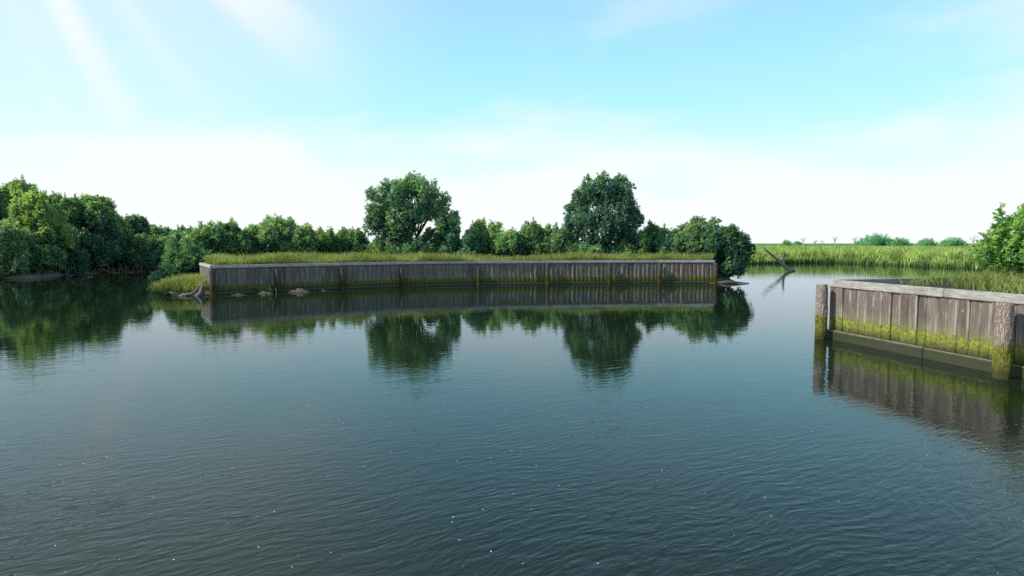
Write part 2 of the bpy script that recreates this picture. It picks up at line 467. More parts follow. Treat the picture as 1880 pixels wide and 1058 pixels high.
def tufts(blobs, k, rr, lo=.16, hi=.30, reach=1.0):
    """small separate clumps standing out of the upper skin of every blob"""
    out = list(blobs)
    for (x, y, z, r) in blobs:
        for _ in range(k):
            a = rr.uniform(0, 6.283); e = rr.uniform(-.25, 1.45)
            q = r*reach*rr.uniform(.85, 1.18)
            out.append((x+q*math.cos(a)*math.cos(e), y+q*math.sin(a)*math.cos(e), z+q*math.sin(e), rr.uniform(lo, hi)))
    return out

def bush_blobs(X, Y, w, z0, z1, n=None, depth=None, seed=0, shape=.75, k=5, lo=.16, hi=.30, rmax=.62):
    """lumpy dome of clumps filling w x (z1-z0), wider below"""
    rr = random.Random(seed*77+5); h = z1-z0; depth = depth or w*.8
    n = n or int(8 + 4.2*w*h/2.5)
    out = []
    rb = min(.30*w, .30*h, rmax)
    top = z1-.40
    out.append((X+rr.uniform(-.15,.15)*w, Y, top-rb*.8, rb*.8))
    tries = 0
    while len(out) < n and tries < 900:
        tries += 1
        t = rr.random()**.85
        r = rb*rr.uniform(.5, 1.05)
        z = z0 + r*.6 + t*(top-z0 - r*1.5)
        half = .5*w*(1 - (max(0, (z-z0)/h))**2.2*shape) - r*.45
        if half <= 0: continue
        x = X + rr.uniform(-1, 1)*half; y = Y + rr.uniform(-.5, .5)*depth*(1-.5*t)
        out.append((x, y, z, r))
    out2 = tufts(out, k, rr, lo, hi)
    for (x, y, z, r) in out:                       # upright fingers of foliage on the upper blobs
        if z > z0 + .38*h:
            for _ in range(2):
                px = x + rr.uniform(-.75, .75)*r; py = y + rr.uniform(-.7, .5)*r; pz = z + r*rr.uniform(.5, .8)
                q = rr.uniform(.55, 1.15)*min(1., r/.42); lean = rr.uniform(-.12, .12)
                for j, (dz, pr) in enumerate(((0,.19),(.22,.165),(.42,.125),(.58,.08))):
                    out2.append((px+lean*dz, py, pz+dz*q, pr*(.7+.3*q)))
    return out2


# ------------------------------------------------------------------ the setting: water and land
mb = MB()
me = mesh_np('water', [(-3500,-400,0),(3500,-400,0),(3500,3600,0),(-3500,3600,0)], [(0,1,2,3)], 4)
tag(link('water', me, M['water']), kind='structure')

def loft(name, rows, mat, kind='structure', bump=0.0, sub=1):
    """rows: list of equally long point lists"""
    rows = np.array(rows, float); m, n, _ = rows.shape
    if bump:
        for i in range(m):
            for j in range(n):
                x, y, z = rows[i, j]
                rows[i, j, 2] += bump*mnoise.noise((x*.7, y*.7, 3.1)) + bump*.5*mnoise.noise((x*2.1, y*2.1, 8.1))
    V = rows.reshape(-1, 3)
    F = [(i*n+j, i*n+j+1, (i+1)*n+j+1, (i+1)*n+j) for i in range(m-1) for j in range(n-1)]
    o = link(name, mesh_np(name, V, F, 4, smooth=True), mat)
    tag(o, kind=kind)
    return o

def resample(poly, n):
    p = np.array(poly, float); d = np.r_[0, np.cumsum(np.linalg.norm(np.diff(p, axis=0), axis=1))]
    t = np.linspace(0, d[-1], n)
    return np.stack([np.interp(t, d, p[:, k]) for k in range(p.shape[1])], 1)

# marsh: from its reed edge to the horizon
EDGE = [(-420,150),(-160,105),(-60,92),(-20,90),(10,84),(29,76),(36,79.5),(41,80),(43,74),(44.5,67),(46.5,61),(50,52),(60,44),(110,36),(400,30)]
edge = resample(EDGE, 220)
edge[:, 1] += np.array([.8*mnoise.noise((x*.21, y*.21, 1.)) for x, y in edge])
S = [(.985,-.3),(1.0,.0),(1.02,.18),(1.1,.3),(1.25,.7),(1.5,1.45),(1.9,1.9),(3,2.0),(8,2.0),(20,2.0),(38,2.0)]
loft('marsh', [[(x*s, y*s, z) for x, y in edge] for s, z in S], M['marsh'])

# far bank behind the seawall
WALL = [(-14.5,30.15),(-12.1,32.15),(-9.3,34.1),(-6.35,35.85),(-2.05,37.5),(2.13,38.35),(6.0,38.95),(9.2,39.3),(12.7,39.3)]
wl = np.array(WALL)
front = resample([(-17.1,34.35)]+[tuple(q) for q in wl]+[(13.1,42.6)], 90)
cen = np.array([-1.5, 46.0])
inner = front + unit(cen - front)*.13
back = resample([(-21,42),(-21.5,48),(-17,53),(-8,56),(2,56.5),(10,55),(15.5,50),(15.8,45)], 90)
rows = []
for t, z in ((0,1.30),(.08,1.34),(.25,1.4),(.45,1.42),(.65,1.2),(.85,.5),(1.,-.3)):
    rows.append([(a[0]*(1-t)+b[0]*t, a[1]*(1-t)+b[1]*t, z) for a, b in zip(inner, back)])
loft('island_ground', rows, M['ground'], bump=.07)

def islet(name, outline, top, mat, bump=.08, n=70, prof=((1.15,-.22),(1.0,-.02),(.9,.10),(.7,.42),(.45,.8),(.2,.97),(.02,1.))):
    ol = resample(list(outline)+[outline[0]], n); c = ol[:-1].mean(0)
    k = np.array([.06*mnoise.noise((x*.8, y*.8, 2.)) + .05*mnoise.noise((x*2.3, y*2.3, 5.)) for x, y in ol]); k[-1] = k[0]
    rows = [[(c[0]+(x-c[0])*s*(1+kk), c[1]+(y-c[1])*s*(1+kk), max(z*top, -.25) if z < 0 else z*top) for (x, y), kk in zip(ol, k)] for s, z in prof]
    return loft(name, rows, mat, bump=bump)

islet('shore_ground', [(-75,38),(-48,41.5),(-36.5,43.4),(-33.6,44.6),(-33.9,47),(-35,50.5),(-34.4,53.6),(-31.8,55.4),(-28.6,54.6),(-25.5,58),(-24,64),(-30,74),(-60,80),(-90,60)],
      .9, M['shore'], .07, 160, ((1.04,-.35),(1.0,.0),(.985,.13),(.95,.32),(.85,.7),(.5,1.),(.02,1.)))
islet('bank_ground', [(-16.8,30.7),(-15.9,29.8),(-14.9,29.6),(-14.2,30.2),(-15.2,32.4),(-16.8,35.2),(-18.5,41),(-22.5,43),(-22.5,39),(-20,36),(-18.1,33.0)], .8, M['shore'], .06)
islet('spit_ground', [(12.4,39.0),(13.2,38.9),(14.0,39.1),(14.5,39.9),(14.8,42),(14.6,47),(12.5,47),(12.2,42)], .55, M['shore'], .05)

# right hand plot behind the near seawall
A0 = np.array((8.4,16.5)); DF = unit(np.array((1.03,-4.53))); DB = unit(np.array((3.86,1.05)))
def plot(s, t): return A0 + DF*s + DB*t           # s along the front wall, t along the back wall
rows = []
for i in range(26):
    s = .10 + 13*i/25
    rows.append([(*plot(s, .06 + 18*(j/40)**1.5), 1.34 + .07*min(1, j/8)) for j in range(41)])
loft('plot_ground', rows, M['plot'], bump=.05)

# ------------------------------------------------------------------ seawalls
def planks(path, z0, z1, pitch, mat, parent, thick=.05):
    """vertical boards with rounded faces and gaps, all one mesh; edge attribute = 1 at the board's long edges"""
    V, F, E = [], [], []
    pts = np.array(path, float)
    for a, b in zip(pts[:-1], pts[1:]):
        d = b-a; ln = np.linalg.norm(d); d /= ln; nrm = np.array((d[1], -d[0]))
        m = max(2, round(ln/pitch)); cuts = np.linspace(0, ln, m+1); cuts[1:-1] += RNG.uniform(-.035, .035, m-1)
        for c0, c1 in zip(cuts[:-1], cuts[1:]):
            off = RNG.uniform(-.010, .010); lean = RNG.uniform(-.006, .006); g = .0015
            prof = [(0,-.020,1.),(.055,-.003,.86),(.2,.010,.3),(.5,.018,0.),(.8,.010,.3),(.945,-.003,.86),(1.,-.020,1.)]
            n0 = len(V); nz = 4; bow = RNG.uniform(-.006, .006)
            for i in range(nz+1):
                z = z0 + (z1-z0)*i/nz
                for (u, o, e) in prof:
                    s = c0+g + (c1-c0-2*g)*u
                    q = a + d*s + nrm*(o + off + lean*i + bow*math.sin(math.pi*i/nz))
                    V.append((q[0], q[1], z)); E.append(e)
            for (u) in (1., 0.):          # back edges close the board
                for i in range(nz+1):
                    z = z0 + (z1-z0)*i/nz
                    q = a + d*(c0+g+(c1-c0-2*g)*u) - nrm*thick
                    V.append((q[0], q[1], z)); E.append(1.)
            k = len(prof)
            for i in range(nz):
                for j in range(k-1):
                    F.append((n0+i*k+j, n0+i*k+j+1, n0+(i+1)*k+j+1, n0+(i+1)*k+j))
                br = n0+(nz+1)*k; bl = br+nz+1
                F.append((n0+i*k+k-1, br+i, br+i+1, n0+(i+1)*k+k-1))
                F.append((bl+i, n0+i*k, n0+(i+1)*k, bl+i+1))
                F.append((br+i, bl+i, bl+i+1, br+i+1))
    me = mesh_np('plank_face', np.array(V), F, 4, attrs={'edge': E})
    return link('plank_face', me, M[mat], parent)

def board(name, a, b, z0, z1, fr, bk, mat, parent, bevel=.012, gap=.004):
    """timber running a->b, from fr in front of the line to bk behind it"""
    a = np.array(a, float); b = np.array(b, float); d = b-a; ln = np.linalg.norm(d); d /= ln; nrm = np.array((d[1], -d[0]))
    c = (a+b)/2 + nrm*(fr-bk)/2
    mb = MB(); mb.box((c[0], c[1], (z0+z1)/2), (ln-2*gap, fr+bk, z1-z0), math.atan2(d[1], d[0]), .004)
    return mb.build(name, M[mat], parent, bevel=bevel)

def piling(x, y, z0, z1, r, mat, parent, lean=(0,0)):
    V, F = [], []; sides, nz = 28, 46
    ph = random.uniform(0, 50)
    for i in range(nz+1):
        t = i/nz; z = z0+(z1-z0)*t
        for k in range(sides):
            a = 2*math.pi*k/sides
            q = Vector((math.cos(a)*2.2, math.sin(a)*2.2, z*1.7+ph))
            rr = r*(1.04 - .06*t + .075*mnoise.noise(q) + .07*mnoise.noise(q*2.7) + .05*mnoise.noise((q.x*6, q.y*6, q.z*2.4)))
            if i == nz: rr *= .93
            V.append((x+lean[0]*t+math.cos(a)*rr, y+lean[1]*t+math.sin(a)*rr, z + (.012*mnoise.noise((a*2, ph, 1)) if i == nz else 0)))
    for i in range(nz):
        for k in range(sides):
            k2 = (k+1) % sides
            F.append((i*sides+k, i*sides+k2, (i+1)*sides+k2, (i+1)*sides+k))
    mb = MB(); mb.v = V; mb.f = F + [tuple(nz*sides+k for k in range(sides))]
    return mb.build('post', M[mat], parent, smooth=False)

# far seawall
fw = tag(empty('seawall', (-1, 36.5, 0)), 'long curved grey timber seawall across the water, grass and two big trees on top', 'seawall', 'timber seawalls')
HF = 1.45
path = [(-17.1,34.35)] + WALL + [(13.1,42.6)]
planks(path, -.35, HF-.10, .265, 'plank_far', fw)
# cap boards: joints where the photo shows them
board('cap_board', (-17.1,34.35), (-14.47,30.12), HF-.15, HF, .055, .20, 'cap_far', fw)
for a, b in zip(WALL[:-1], WALL[1:]):
    board('cap_board', a, b, HF-.15+random.uniform(-.004,.004), HF+random.uniform(-.012,.012), .05, .18, 'cap_far', fw)
board('cap_board', (12.7,39.3), (13.1,42.6), HF-.15, HF, .05, .16, 'cap_far', fw)
for a, b in zip(WALL[:-1], WALL[1:]):
    board('wale', a, b, -.25, .115, .085, -.03, 'wale_far', fw, .01)
tops = [1.22,1.18,1.2,1.12,1.10,1.30,1.28,1.27,1.28]; rads = [.15,.15,.135,.115,.115,.13,.13,.125,.13]
for (x, y), zt, r in zip(WALL, tops, rads):
    i = WALL.index((x, y)); q = np.array(WALL[min(i+1, 8)]) - np.array(WALL[max(i-1, 0)]); q = q/np.linalg.norm(q); nrm = np.array((q[1], -q[0]))
    piling(x+nrm[0]*(r+.10), y+nrm[1]*(r+.10), -.35, zt, r, 'post_far', fw)

# near seawall
HN = 1.55
nw = tag(empty('seawall', (9.2, 13, 0)), 'near seawall of brown mossy planks with pale cap boards and rough bark posts', 'seawall', 'timber seawalls')
J1 = tuple(plot(3.4, 0)); END = tuple(plot(12.5, 0)); J2 = tuple(plot(8.1, 0)); BK = tuple(plot(0, 17))
planks([tuple(A0), tuple(plot(2.0,0)), tuple(plot(4.9,0)), tuple(plot(8,0)), END], -.4, HN-.16, .25, 'plank', nw)
planks([BK, tuple(A0)], -.4, HN-.16, .25, 'plank', nw)
board('cap_board', tuple(A0), J1, HN-.185, HN, .055, .10, 'cap', nw, .012)
board('cap_board', J1, J2, HN-.187, HN-.006, .052, .10, 'cap', nw, .012)
board('cap_board', J2, END, HN-.185, HN, .055, .10, 'cap', nw, .012)
board('cap_board', BK, tuple(plot(0,.12)), HN-.187, HN-.004, .05, .07, 'cap', nw, .012)
board('wale', tuple(A0), tuple(plot(3.0,0)), -.3, .24, .10, -.03, 'wale', nw, .012)
board('wale', tuple(plot(3.0,0)), tuple(plot(7.8,0)), -.3, .225, .095, -.03, 'wale', nw, .012)
piling(8.09, 16.27, -.5, 1.43, .145, 'post', nw, (-.01,.02))
piling(9.10, 11.5, -.5, 1.41, .14, 'post', nw, (.02,.03))

# ------------------------------------------------------------------ grass and reeds (stuff)
def blades(P, H, W, lean=.25, az=None, curl=.35):
    n = len(P); az = RNG.uniform(0, 2*np.pi, n) if az is None else az
    f = np.stack([np.cos(az), np.sin(az), np.zeros(n)], 1)             # lean direction
    s = np.stack([-np.sin(az), np.cos(az), np.zeros(n)], 1)
    fa = RNG.uniform(0, np.pi, n)[:, None]; s = s*np.cos(fa) + f*np.sin(fa)
    ln = np.abs(RNG.normal(lean, lean*.5, (n, 1)))
    up = np.array([[0, 0, 1.]]); H = H[:, None]; W = W[:, None]
    b = P; m1 = P + up*H*.45 + f*H*ln*.3; m2 = P + up*H*.8 + f*H*ln*.8; t = P + up*H*(1-curl*ln*.4) + f*H*ln*1.35
    V = np.stack([b-s*W*.4, b+s*W*.4, m1-s*W*.5, m1+s*W*.5, m2-s*W*.36, m2+s*W*.36, t-s*W*.04, t+s*W*.04], 1).reshape(-1, 3)
    base = np.arange(n)[:, None]*8
    F = np.concatenate([base+np.array([[0,1,3,2]]), base+np.array([[2,3,5,4]]), base+np.array([[4,5,7,6]])], 1).reshape(-1, 4)
    h = np.tile(np.array([0,0,.45,.45,.8,.8,1.,1.]), n)
    return V, F, h

def blade_obj(name, sets, mat, label, cat):
    V, F, T = join(sets)
    o = link(name, mesh_np(name, V, F, 4, attrs={'h': T}), M[mat])
    return tag(o, label, cat, kind='stuff')

n = 42000
k = RNG.uniform(4, 88, n); i0 = k.astype(int); fr = (k-i0)[:, None]
q = inner[i0]*(1-fr) + inner[np.minimum(i0+1, 89)]*fr
t = RNG.uniform(0, 1, n)**1.4*.62
bb = back[i0]*(1-fr) + back[np.minimum(i0+1, 89)]*fr
t = np.maximum(t, .012)
P2 = q*(1-t[:, None]) + bb*t[:, None]
hn = np.array([mnoise.noise((x*.35, y*.35, 4.)) for x, y in P2]); hm = np.array([mnoise.noise((x*1.5, y*1.5, 7.)) for x, y in P2])
Hh = np.clip(.50 + .26*hn + .22*hm, .14, .9)*RNG.uniform(.6, 1.2, n)
dip = np.exp(-((P2[:, 0]+.2)/2.6)**2); Hh *= 1 - .45*dip
Hh *= np.clip(.45 + t/.05, .45, 1)
Pg = np.c_[P2, np.full(n, 1.32)]
blade_obj('grass', [blades(Pg, Hh, RNG.uniform(.018, .038, n), .28)], 'grass', 'yellow green meadow grass growing along the top of the far seawall', 'grass')

# right plot grass
n = 9000
s = RNG.uniform(.0, 1, n)*7.2; tt = RNG.uniform(.3, 7.5, n)
P2 = A0 + DF*s[:, None] + DB*tt[:, None]
dens = np.clip((tt-1.5)/1.8 + .25*(s-1.0) + np.array([1.0*mnoise.noise((x*1.1, y*1.1, 4.)) for x, y in P2]), 0, 1)
keep = (RNG.uniform(0, 1, n) < dens) & (tt > .30) & (s > .12); P2 = P2[keep]; n = len(P2); d2 = dens[keep]
Hh = RNG.uniform(.16, .46, n)*np.clip(.5+.6*d2, .5, 1)
blade_obj('grass', [blades(np.c_[P2, np.full(n, 1.37)], Hh, RNG.uniform(.010, .020, n), .42)], 'grass', 'coarse yellow green grass clumps behind the near seawall cap', 'grass')

# small patch beside the driftwood stump
n = 3200
P2 = np.stack([RNG.normal(-16.3, .6, n), RNG.normal(31.3, .8, n)], 1)
keep = (P2[:, 0]*-.85 + P2[:, 1]*-.53 > 12.325-15.98+.12) & (P2[:, 1] > 29.9) & (P2[:, 0] > -17.7)
P2 = P2[keep]; n = len(P2)
gz = .15 + .35*np.clip((P2[:, 1]-30)/2.5, 0, 1)
blade_obj('grass', [blades(np.c_[P2, gz], RNG.uniform(.22, .55, n), RNG.uniform(.016, .03, n), .4)], 'grass', 'patch of bright green grass on the low bank left of the far seawall corner', 'grass')

# reeds
def reed_pts(n, i_lo, i_hi, s0, s1, pw):
    k = RNG.uniform(i_lo, i_hi, n); i0 = k.astype(int); fr = (k-i0)[:, None]
    e = edge[i0]*(1-fr) + edge[np.minimum(i0+1, len(edge)-1)]*fr
    s = s0 + (s1-s0)*RNG.uniform(0, 1, n)**pw
    z = np.interp(s, [a for a, _ in S], [b for _, b in S])
    return e*s[:, None], z, s
arc = np.r_[0, np.cumsum(np.linalg.norm(np.diff(np.array(EDGE, float), axis=0), axis=1))]; arc = arc/arc[-1]*219
sets = []
for (a, b, n, s0, s1, pw) in ((3, 5, 10000, 1.0, 1.35, 1.6), (5, 11, 26000, 1.0, 1.38, 1.7), (11, 12.99, 7000, 1.0, 1.25, 1.5)):
    lo = np.interp(a, range(len(arc)), arc); hi = np.interp(b, range(len(arc)), arc)
    P2, z, s = reed_pts(n, lo, hi, s0, s1, pw)
    cl = np.array([mnoise.noise((x*.28, y*.16, 2.)) + .6*mnoise.noise((x*.9, y*.6, 5.)) for x, y in P2])
    full = np.interp(s, [1.0, 1.015, 1.12, 1.38], [.9, 1.85, 2.02, 1.3])
    H = np.clip(full*(.86+.22*cl), .3, 2.35)*RNG.uniform(.55, 1.10, n)
    sets.append(blades(np.c_[P2, z-.05], H, RNG.uniform(.05, .13, n), .16))
blade_obj('reeds', sets, 'reed', 'tall yellow green reed bed along the far water edge', 'reeds')

# ------------------------------------------------------------------ the two big trees
def big(X, Y, lst):
    rr = random.Random(int(abs(X)*10)); out = []
    lst = [(dx, 1.4+(z-1.4)*.955, r) for dx, z, r in lst]
    for (dx, z, r) in lst:
        y = Y + rr.uniform(-1.5, 1.5)*(1 - .25*abs(dx)/3)
        out.append((X+dx, y, z, r))
        # smaller clumps break each mass up
        for _ in range(2):
            a = rr.uniform(0, 6.28); out.append((X+dx+math.cos(a)*r*.8, Y+rr.uniform(-1.7, 1.7), z+math.sin(a)*r*.7, r*.45))
    return tufts(out, 3, rr, .13, .26, 1.05)
T1 = [(.5,7.0,.72),(-.4,6.7,.7),(-1.4,6.5,.65),(-2.3,6.2,.6),(-2.6,5.3,.7),(-2.8,4.4,.65),(-2.8,3.7,.6),(-1.8,5.2,.85),(-.8,5.7,.9),(.3,5.8,.95),(1.3,6.3,.7),(1.9,5.5,.75),
      (2.2,4.7,.7),(2.7,4.2,.55),(2.9,3.6,.5),(2.9,2.9,.5),(-1.8,3.9,.8),(-1.8,3.0,.65),(-.8,4.5,.9),(.3,4.6,.8),(1.2,4.9,.7),(-.8,3.3,.75),(-.9,2.4,.6),(0,2.5,.5),(-.1,3.6,.5),
      (2.2,3.6,.38),(1.0,2.3,.5),(2.3,2.4,.6),(-1.6,2.3,.45),(2.0,2.75,.3),(1.25,3.1,.30)]
woody('tree', 'broad round-crowned tree with sky showing through its lower right, left of the two big trees', 'tree', 'big trees on the island', (-7.1,46,1.35),
      big(-7.3, 46, T1), 'leaf_tree', 250, .20, .28, 3, 7, .20, .085, zlow=1.7, top_shoots=10, shoot_h=.35, limbs=30, ragged=.17, twigs=2)
T2 = [(.1,6.75,.6),(-.9,6.75,.55),(1.0,6.85,.5),(1.4,6.55,.55),(-1.3,6.3,.6),(-.3,6.2,.8),(.7,6.1,.8),(-1.6,5.5,.65),(1.5,5.6,.65),(-.6,5.3,.9),(.6,5.2,.9),(-2.0,4.8,.6),(2.0,4.9,.55),(2.3,4.4,.45),
      (1.7,4.3,.65),(-1.3,4.4,.8),(0,4.3,.9),(1.0,4.2,.8),(-2.1,3.9,.6),(1.9,3.5,.65),(-1.2,3.4,.8),(0,3.3,.8),(1.0,3.2,.75),(-1.6,2.6,.7),(1.6,2.5,.65),(-.4,2.4,.7),(.6,2.3,.65)]
woody('tree', 'tall dense square-topped dark tree, right of the two big trees', 'tree', 'big trees on the island', (6.5,46,1.35),
      big(6.6, 46, T2), 'leaf_tree', 280, .20, .28, 3, 7, .20, .085, zlow=1.6, top_shoots=8, shoot_h=.3, limbs=30, ragged=.17, twigs=1)

# ------------------------------------------------------------------ bushes on the island
def bush(X, Y, w, z1, z0, label, leaf='leaf_bush', group='bushes along the far bank', per=250, sh=6, seed=1, zlow=None, shape=.75, depth=None, n=None, shoot_h=.4, L=6, length=.215, width=.082, stems=4, cat='bush', name='bush', gz=None):
    bl = bush_blobs(X, Y, w, z0, z1, seed=seed, shape=shape, depth=depth, n=n)
    woody(name, label, cat, group, (X, Y, gz if gz is not None else z0), bl, leaf, per, .05, .35, stems, L, length, width, zlow=zlow, top_shoots=sh, shoot_h=shoot_h, limbs=9)
BUSHES = [
 (-21.7,42,3.0,3.25,.55,'leafy bush just left of the seawall corner bushes, standing over the narrow inlet','leaf_bush',1.),
 (-18.9,36.6,3.2,2.2,.0,'low dark bush beside the left return of the far seawall, reaching the water','leaf_dark',.6),
 (-19.9,41,2.9,3.75,.9,'pointed green bush above the left corner of the far seawall','leaf_bush',.8),
 (-19.1,43,3.0,3.85,1.1,'round-topped bush second from the left corner of the far seawall','leaf_shore',.8),
 (-17.6,43.5,2.7,3.75,1.3,'narrow bush left of the tallest bush behind the far seawall','leaf_bush',.8),
 (-16.9,45,3.2,4.35,1.3,'tallest pale-topped bush on the left stretch of the far seawall','leaf_bush',.8),
 (-15.0,44.5,2.6,3.55,1.3,'dark bush sloping down right of the tallest left bush','leaf_bush',.8),
 (-13.5,46,2.5,3.35,1.3,'sparse light bush in the gap left of the broad round tree','leaf_light',.8),
 (-11.9,46.5,2.7,3.4,1.3,'low dark bush nearest the gap left of the broad round tree','leaf_bush',.8),
 (-9.3,45.2,2.2,2.55,1.3,'low bush at the left foot of the broad round tree','leaf_bush',.75),
 (-7.2,44.8,2.4,2.3,1.3,'low bush hiding the trunk of the broad round tree','leaf_tree',.75),
 (-5.4,47.5,1.4,2.15,1.3,'small bright yellow green bush under the right limbs of the broad round tree','leaf_light',.75),
 (-4.0,45.6,2.7,3.1,1.2,'dark bush at the right foot of the broad round tree','leaf_tree',.7),
 (-2.0,47,3.6,4.15,1.2,'highest bush between the two big trees, left of the middle','leaf_bush',.75),
 (-.2,46,2.5,3.3,1.2,'lower bush midway between the two big trees','leaf_bush',.75),
 (1.8,47,3.5,4.05,1.2,'wide bright bush between the two big trees, right of the middle','leaf_bush',.75),
 (3.5,45.5,2.4,3.55,1.2,'yellowish bush touching the left side of the tall square-topped tree','leaf_shore',.75),
 (6.4,44.6,4.2,2.35,1.2,'low wide bush at the foot of the tall square-topped tree','leaf_tree',.7),
 (8.6,45,2.2,3.1,1.2,'light green bush at the right foot of the tall square-topped tree','leaf_light',.75),
 (10.1,46.5,3.0,3.85,1.2,'round bush in the dip right of the tall square-topped tree','leaf_bush',.75),
 (11.7,45.2,2.2,3.35,1.2,'small dark bush left of the large end bush','leaf_tree',.75),
 (13.3,44,4.0,4.25,1.1,'large pale bush crowning the right end of the far seawall','leaf_shore',.7),
]
for i, (X, Y, w, z1, z0, lab, leaf, shp) in enumerate(BUSHES):
    bush(X, Y, w, z1, z0, lab, leaf, seed=i+3, shape=shp, sh=int(10+w*5), gz=min(z0, 1.3) if i > 2 else .4)
# the bush that leans out over the water at the right end of the wall
bl = bush_blobs(13.9, 41.3, 2.7, 1.2, 3.2, seed=61, shape=.55) + [(14.6,40.6,1.9,.5),(15.1,40.7,1.95,.38),(14.7,40.4,1.4,.45),(14.2,40.2,1.2,.5),(14.0,40.0,.75,.42),(14.4,40.1,.65,.36),(13.7,40.1,.9,.4),(14.3,42,2.85,.5),(13.8,42,3.2,.5),(14.7,41.4,2.4,.5),(15.1,41,1.6,.36)]
bl = tufts(bl, 2, random.Random(5))
woody('bush', 'dark bush spilling past the right end of the far seawall down to the water', 'bush', 'bushes along the far bank', (14.2,41,.45), bl, 'leaf_dark', 270, .07, .4, 5, 6, .2, .09, top_shoots=6, shoot_h=.35, limbs=16)

# ------------------------------------------------------------------ left shore
SHORE = [  # X, Y, width, ztop, zbottom, label
 (-42.6,49,5.6,8.15,1.0,'tallest dark tree at the left edge of the picture, crown cut by the edge','leaf_tree'),
 (-39.4,50.5,4.4,7.35,1.0,'dark tree with upright tufts, second tallest at the left edge','leaf_shore'),
 (-35.9,47.3,4.0,6.25,.8,'pale sunlit tree in front of the tall dark trees on the left shore','leaf_light'),  # pale leaf colour stands in for the sunbeam on this tree
 (-36.9,51.6,4.2,6.35,.8,'dark tree with a notched top right of the pale sunlit tree','leaf_shore'),
 (-35.0,52.6,3.8,5.9,.8,'dark leafy tree left of the feathery-topped tree on the left shore','leaf_bush'),
 (-36.4,55,3.8,6.6,1.0,'tree with a light feathery tip in the middle of the left shore','leaf_shore'),
 (-35.2,55.4,3.2,5.25,.9,'rounded tree on the downward slope of the left shore treeline','leaf_bush'),
 (-34.6,57.5,2.8,4.85,.8,'tree with spiky right shoulder ending the dense left treeline','leaf_tree'),
 (-34.6,61,2.8,4.1,.8,'small far tree where the left treeline dips to the inlet','leaf_bush'),
 (-35.5,67,4.6,4.0,1.7,'distant low tree with sky under its crown at the head of the inlet','leaf_tree'),
 (-28.6,54.9,3.2,2.6,.0,'light green willow-like bush at the head of the inlet','leaf_light'),
]
for i, (X, Y, w, z1, z0, lab, leaf) in enumerate(SHORE):
    bl = bush_blobs(X, Y, w, z0, z1, seed=i+101, shape=.7, n=int(22+6.5*w*(z1-z0)/2.5), depth=w*.75, rmax=.50, k=6)
    woody('tree' if i != 10 else 'bush', lab, 'tree' if i != 10 else 'bush', 'trees on the left shore', (X, Y, .35), bl, leaf, 185, .13, .35, 3, 6, .23, .10, top_shoots=int(14+w*5), shoot_h=.62, limbs=14, spread=.5)
LOW = [(-40.0,44.3,5.0,3.6,-.15,'low dark bush at the waterline at the far left edge','leaf_tree'),
 (-36.2,44.7,4.6,3.9,-.1,'low bush at the waterline under the pale sunlit tree','leaf_shore'),
 (-35.0,46.6,2.8,3.4,.1,'yellowish low bush on the point of the left mudbank','leaf_shore'),
 (-35.4,49.6,3.8,3.6,.15,'low bush over the bare stems in the middle of the left mudbank','leaf_bush'),
 (-34.6,52.6,3.6,3.4,.15,'low bush over the mudbank below the rounded sloping tree','leaf_bush'),
 (-32.7,55.2,3.0,3.2,.1,'low bush at the inner end of the left mudbank','leaf_shore'),
 (-30.9,56.6,2.8,3.0,.1,'low dark bush between the mudbank and the willow-like bush','leaf_bush'),
 (-37.6,58.5,6.0,3.6,.0,'added wide bush closing the sky gap behind the bare stems of the left mudbank','leaf_tree'),  # added bush, keeps bright sky from mirroring in the water
 (-27.0,57.0,3.4,3.5,.0,'shadowed bush at the back of the inlet, right of the willow-like bush','leaf_bush'),
 (-42.4,57.5,6.0,3.8,.0,'added wide dark bush deep behind the pale sunlit tree, blocking the sky gap under its crown','leaf_tree')]  # added bush, blocks the white sky spot in the reflection
for i, (X, Y, w, z1, z0, lab, leaf) in enumerate(LOW):
    bush(X, Y, w, z1, z0, lab, leaf, 'bushes on the left shore', 200, 18, seed=i+301, gz=.15, stems=6, L=6, length=.22, width=.10)
# bare pale stems and roots standing in the mud
STEM = [(-37.6,44.6),(-36.3,44.8),(-34.9,45.7),(-34.7,48.6),(-35.3,50.2),(-34.8,51.9),(-34.0,53.2),(-32.6,54.7),(-31.4,55.0),(-30.4,54.9),(-33.3,54.1),(-35.1,47.6)]
for i, (x, y) in enumerate(STEM):
    mb = MB()
    for _ in range(random.randint(5, 9)):
        a = random.uniform(-.45, .45); x0 = x+random.uniform(-.5, .5); y0 = y+random.uniform(-.3, .3); hh = random.uniform(.35, .95)
        mb.tube(limb_path((x0, y0, .0), (x0+a, y0+random.uniform(-.2, .5), hh), .12, 5), [.03, .026, .022, .018, .01], 5, .1)
    mb.tube([(x-.75, y, -.04), (x-.3, y+.05, .03), (x+.3, y-.04, .03), (x+.75, y, -.04)], [.03,.05,.05,.03], 5)
    o = mb.build('mangrove_shoots', M['root'], None, smooth=True)
    tag(o, 'thin pale bare stems standing in the mud along the left shore', 'shoots', 'bare shoots along the left mudbank')

# ------------------------------------------------------------------ near right bush
bl = bush_blobs(14.62, 17.0, 2.9, 1.35, 3.55, seed=501, shape=.5, n=34, k=5, lo=.12, hi=.2)
woody('bush', 'glossy bright green bush behind the near seawall at the right edge', 'bush', None, (14.45,17.0,1.36), bl, 'leaf_near', 380, .05, .35, 5, 7, .125, .062, top_shoots=16, shoot_h=.22, limbs=16, ragged=.2)

